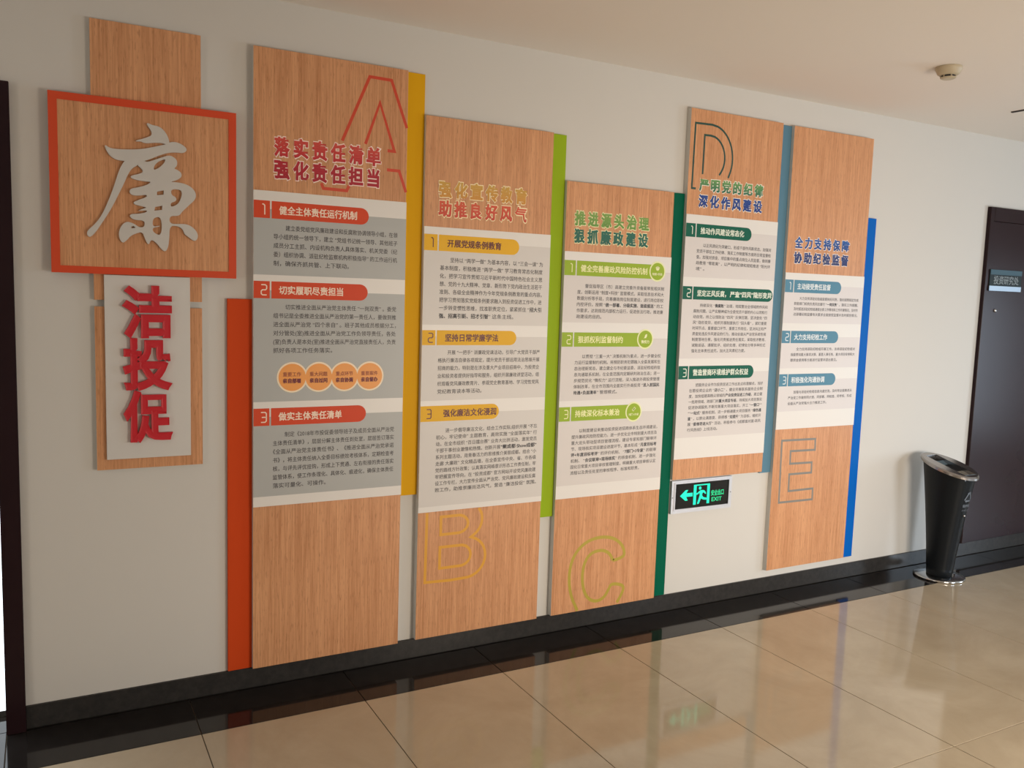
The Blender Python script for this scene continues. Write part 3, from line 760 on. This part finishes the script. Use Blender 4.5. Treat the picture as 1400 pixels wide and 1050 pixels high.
# raised inner lip
add_plate(bm, [rect(4.0215, 0.5205, 4.3865, 0.6635), rect(4.0285, 0.5275, 4.3795, 0.6565)[::-1]], -0.0245, -0.021)
link('frame', bm_mesh(bm, 'frame'), fm, t)
box('glass_panel', (4.028, -0.0195, 0.527), (4.380, -0.001, 0.657), mat('black_glass', (0.008, 0.009, 0.010, 1), 0.12), t)
GLOW = mat('green_light', (0.0, 0.3, 0.2, 1), 0.4, emit=((0.0, 0.95, 0.56, 1), 0.95))
GLOW2 = mat('green_light_dim', (0.0, 0.3, 0.1, 1), 0.4, emit=((0.01, 0.72, 0.30, 1), 0.75))
yg = -0.0200
bm = bmesh.new()
add_plate(bm, [[(4.061, 0.593), (4.096, 0.621), (4.112, 0.621), (4.101, 0.6045), (4.142, 0.6045), (4.142, 0.586), (4.101, 0.586), (4.112, 0.5665), (4.096, 0.5665)]], yg, None)
link('arrow', bm_mesh(bm, 'arrow'), GLOW, t)
bm = bmesh.new()
add_plate(bm, [[(4.148, 0.541), (4.148, 0.644), (4.254, 0.644), (4.254, 0.541), (4.237, 0.541), (4.237, 0.638), (4.166, 0.638), (4.166, 0.541)]], yg, None)
link('doorway_symbol', bm_mesh(bm, 'doorway_symbol'), GLOW, t)
bm = bmesh.new()
add_plate(bm, [circle(4.1895, 0.6245, 0.0085, 16)], yg, None)
add_plate(bm, [chaikin([(4.188, 0.612), (4.208, 0.614), (4.222, 0.609), (4.231, 0.594), (4.226, 0.590), (4.215, 0.601), (4.208, 0.600), (4.204, 0.586), (4.214, 0.575), (4.2375, 0.571), (4.2375, 0.560), (4.208, 0.564), (4.199, 0.572), (4.193, 0.560), (4.187, 0.543), (4.172, 0.543), (4.182, 0.566), (4.190, 0.590), (4.186, 0.602), (4.178, 0.593), (4.163, 0.591), (4.163, 0.598), (4.175, 0.601)], True, 1)], yg, None)
link('running_figure', bm_mesh(bm, 'running_figure'), GLOW, t)
text('exit_lettering', [('安全出口', 4.264, 0.5925, yg, 0.031, 0.028, 4.349), ('EXIT', 4.269, 0.5600, yg, 0.030, 0.02, 4.337)], GLOW2, t)
for x in (4.012, 4.394):
    bm = bmesh.new(); bmesh.ops.create_uvsphere(bm, u_segments=10, v_segments=6, radius=0.0035, matrix=Matrix.Translation((x, -0.022, 0.589)) @ Matrix.Diagonal((1, 0.5, 1, 1)))
    link('screw', bm_mesh(bm, 'screw', True), mat('screw_steel', (0.2, 0.2, 0.2, 1), 0.4, metal=1), t)

# ================================================================= DOOR PLATE
t = thing('door_plate', (6.57, -0.020, 1.69), 'small dark door name plate with a pale blue bottom band', 'sign')
box('plate', (6.409, -0.032, 1.690), (6.735, -0.0205, 1.822), mat('dark_slate_plastic', (0.022, 0.032, 0.036, 1), 0.5, spec=0.12), t, 0.001)
box('top_band', (6.411, -0.034, 1.791), (6.733, -0.0321, 1.821), mat('teal_band', (0.06, 0.115, 0.15, 1), 0.5, spec=0.15), t)
box('bottom_band', (6.408, -0.0345, 1.691), (6.734, -0.0321, 1.7215), mat('pale_blue_band', (0.42, 0.58, 0.78, 1), 0.35), t)
text('lettering', [('投资研究处', 6.448, 1.7575, -0.0326, 0.056, 0.012, 6.706)], mat('grey_ink', (0.22, 0.25, 0.26, 1), 0.5), t)

# ================================================================= ASH BIN
BX, BY = 5.88, -0.22
t = thing('litter_bin', (BX, BY, 0), 'tall black tapered litter bin with a sloping metal lid on a round chrome foot', 'litter bin')
BLK = mat('black_enamel', (0.006, 0.008, 0.010, 1), 0.42, noise=0.1, nscale=60, spec=0.2)
def lathe(bm, prof, cx, cy, n=40):
    rings = []
    for r, z in prof:
        rings.append([bm.verts.new((cx + r * math.cos(2 * math.pi * i / n), cy + r * math.sin(2 * math.pi * i / n), z)) for i in range(n)])
    for a, b in zip(rings, rings[1:]):
        for i in range(n): bm.faces.new([a[i], a[(i + 1) % n], b[(i + 1) % n], b[i]])
    return rings
bm = bmesh.new()
rg = lathe(bm, [(0.134, 0.0005), (0.140, 0.003), (0.140, 0.011), (0.136, 0.014), (0.08, 0.019), (0.02, 0.020)], BX, BY, 48)
bm.faces.new(rg[0][::-1]); bm.faces.new(rg[-1])
link('foot', bm_mesh(bm, 'foot', True), CHROME, t)
LCY, LZ, SL = -0.228, 0.660, 0.27
def lidz(y): return LZ + SL * (y - LCY)
bm = bmesh.new(); n = 48; rings = []
for k in range(13):
    s = k / 12; ring = []
    for i in range(n):
        a = 2 * math.pi * i / n
        rx = 0.070 + (0.117 - 0.070) * (0.75 * s + 0.25 * s * s); ry = 0.070 + (0.152 - 0.070) * (0.7 * s + 0.3 * s * s)
        y = (BY * (1 - s) + LCY * s) + ry * math.sin(a)
        x = BX + rx * math.cos(a)
        z = 0.016 * (1 - s) + (lidz(y) - 0.004) * s
        ring.append(bm.verts.new((x, y, z)))
    rings.append(ring)
for a, b in zip(rings, rings[1:]):
    for i in range(n): bm.faces.new([a[i], a[(i + 1) % n], b[(i + 1) % n], b[i]])
bm.faces.new(rings[0][::-1])
link('body', bm_mesh(bm, 'body', True), BLK, t)
# sloping lid: oval ring with a rectangular trough
bm = bmesh.new()
outer = [(BX + 0.129 * math.cos(2 * math.pi * i / 64), LCY + 0.166 * math.sin(2 * math.pi * i / 64)) for i in range(64)]
mid = [(BX + 0.122 * math.cos(2 * math.pi * i / 64), LCY + 0.159 * math.sin(2 * math.pi * i / 64)) for i in range(64)]
TX, TY0, TY1 = 0.050, -0.365, -0.105
hole = [(BX - TX, TY0), (BX + TX, TY0), (BX + TX, TY1), (BX - TX, TY1)]
def ring_at(pts, dz): return [bm.verts.new((x, y, lidz(y) + dz)) for x, y in pts]
vo0 = ring_at(outer, -0.006); vo1 = ring_at(outer, 0.006); vm = ring_at(mid, 0.013); vu = ring_at(mid, -0.008)
for A, Bq in ((vo0, vo1), (vo1, vm), (vu, vo0)):
    for i in range(64): bm.faces.new([A[i], A[(i + 1) % 64], Bq[(i + 1) % 64], Bq[i]])
vh = ring_at(hole, 0.013)
allv = vm + vh
for tri in tessellate_polygon([[Vector((x, y, 0)) for x, y in mid], [Vector((x, y, 0)) for x, y in hole]]):
    bm.faces.new([allv[i] for i in tri])
vd = ring_at(hole, -0.020)
for i in range(4): bm.faces.new([vh[i], vh[(i + 1) % 4], vd[(i + 1) % 4], vd[i]])
lid = link('lid', bm_mesh(bm, 'lid'), mat('satin_steel', (0.36, 0.34, 0.33, 1), 0.25, metal=1.0), t)
def slope_quad(name, y0, y1, dz0, dz1, m, par):
    bm = bmesh.new()
    vs = [bm.verts.new(p) for p in ((BX - TX, y0, lidz(y0) + dz0), (BX + TX, y0, lidz(y0) + dz0), (BX + TX, y1, lidz(y1) + dz1), (BX - TX, y1, lidz(y1) + dz1))]
    lo = [bm.verts.new((v.co.x, v.co.y, v.co.z - 0.004)) for v in vs]
    bm.faces.new(vs)
    for i in range(4): bm.faces.new([vs[i], vs[(i + 1) % 4], lo[(i + 1) % 4], lo[i]])
    bm.faces.new(lo[::-1])
    return link(name, bm_mesh(bm, name), m, par)
slope_quad('trough_floor', TY0, TY1, -0.018, -0.018, BLK, lid)
slope_quad('flap', -0.180, -0.150, -0.010, -0.002, mat('blue_steel', (0.20, 0.30, 0.36, 1), 0.3, metal=0.8), lid)
slope_quad('ash_grid', -0.345, -0.275, -0.006, -0.006, mat('ash_grid_steel', (0.34, 0.32, 0.26, 1), 0.4, metal=0.7, noise=0.6, nscale=120), lid)
slope_quad('front_ledge', -0.363, -0.350, 0.009, 0.009, mat('pale_blue_steel', (0.35, 0.46, 0.54, 1), 0.3, metal=0.6), lid)
# emblem and lettering, curved round the front of the body
def on_body(u, z):
    """u = angle from straight out of the wall (towards the left), z = height"""
    s = (z - 0.016) / (lidz(LCY - 0.14) - 0.020)
    s = max(0.0, min(1.0, s))
    rx = 0.070 + 0.047 * (0.75 * s + 0.25 * s * s); ry = 0.070 + 0.082 * (0.7 * s + 0.3 * s * s)
    cyy = BY * (1 - s) + LCY * s
    return (BX - (rx + 0.001) * math.sin(u), cyy - (ry + 0.0015) * math.cos(u), z)
def wrap(name, quads, m, par, uc=0.0):
    bm = bmesh.new()
    for q in quads:
        pts = [bm.verts.new(on_body(uc - x / 0.115, z)) for x, z in q]
        try: bm.faces.new(pts)
        except ValueError: pass
    return link(name, bm_mesh(bm, name), m, par)
GM = mat('silver_print', (0.14, 0.16, 0.19, 1), 0.5)
q = []
tri = [(-0.030, 0.485), (0.0, 0.545), (0.030, 0.485)]
for i in range(3):
    a, b = Vector(tri[i]), Vector(tri[(i + 1) % 3]); d = b - a
    q += ribbon([a + d * 0.08, a + d * 0.70], 0.008)
    e = a + d * 0.70; nn = Vector((-d.y, d.x)).normalized() * 0.009
    q.append([e + nn, e + d * 0.20, e - nn])
wrap('recycling_emblem', q, GM, t)
V, Fc, Rm = text_geo([('保护环境', -0.032, 0.455, 0, 0.020, 0.03, 0.032), ('请勿乱扔垃圾', -0.032, 0.428, 0, 0.011, 0.0, 0.032)])
wrap('bin_lettering', [[(V[i][0], V[i][2]) for i in f] for f in Fc], GM, t)
kx, ky, kz = on_body(0.0, 0.395)
bm = bmesh.new(); bmesh.ops.create_uvsphere(bm, u_segments=12, v_segments=8, radius=0.007, matrix=Matrix.Translation((kx, ky, kz)))
link('lock', bm_mesh(bm, 'lock', True), CHROME, t)

# ================================================================= CEILING
t = thing('smoke_detector', (4.77, -0.81, ZC), 'cream round smoke detector on the ceiling', 'smoke detector')
CREAM = mat('cream_plastic', (0.50, 0.42, 0.29, 1), 0.45)
bm = bmesh.new()
rg = lathe(bm, [(0.054, ZC - 0.0005), (0.055, ZC - 0.010), (0.052, ZC - 0.014), (0.045, ZC - 0.030), (0.036, ZC - 0.036)], 4.77, -0.81, 32)
bm.faces.new(rg[-1]); link('base', bm_mesh(bm, 'base', True), CREAM, t)
bm = bmesh.new()
rg = lathe(bm, [(0.028, ZC - 0.036), (0.028, ZC - 0.044)], 4.77, -0.81, 24)
link('sensor_slot', bm_mesh(bm, 'sensor_slot', True), mat('sensor_black', (0.01, 0.01, 0.012, 1), 0.5), t)
bm = bmesh.new()
for k in range(6):
    a = math.pi / 3 * k
    add_box(bm, (4.77 + 0.029 * math.cos(a) - 0.0025, -0.81 + 0.029 * math.sin(a) - 0.0025, ZC - 0.045), (4.77 + 0.029 * math.cos(a) + 0.0025, -0.81 + 0.029 * math.sin(a) + 0.0025, ZC - 0.034))
rg = lathe(bm, [(0.032, ZC - 0.0440), (0.032, ZC - 0.047), (0.024, ZC - 0.051)], 4.77, -0.81, 24)
bm.faces.new(rg[-1]); bm.faces.new(rg[0])
link('sensor_cap', bm_mesh(bm, 'sensor_cap', False), CREAM, t)

o = box('ceiling_vent', (5.80, -1.35, ZC - 0.006), (5.816, -0.455, ZC - 0.0003), mat('dark_vent', (0.035, 0.030, 0.030, 1), 0.5), None, 0.001, loc=(5.808, -0.9, ZC))
tag(o, 'thin dark air slot in the ceiling above the dark door', 'vent')
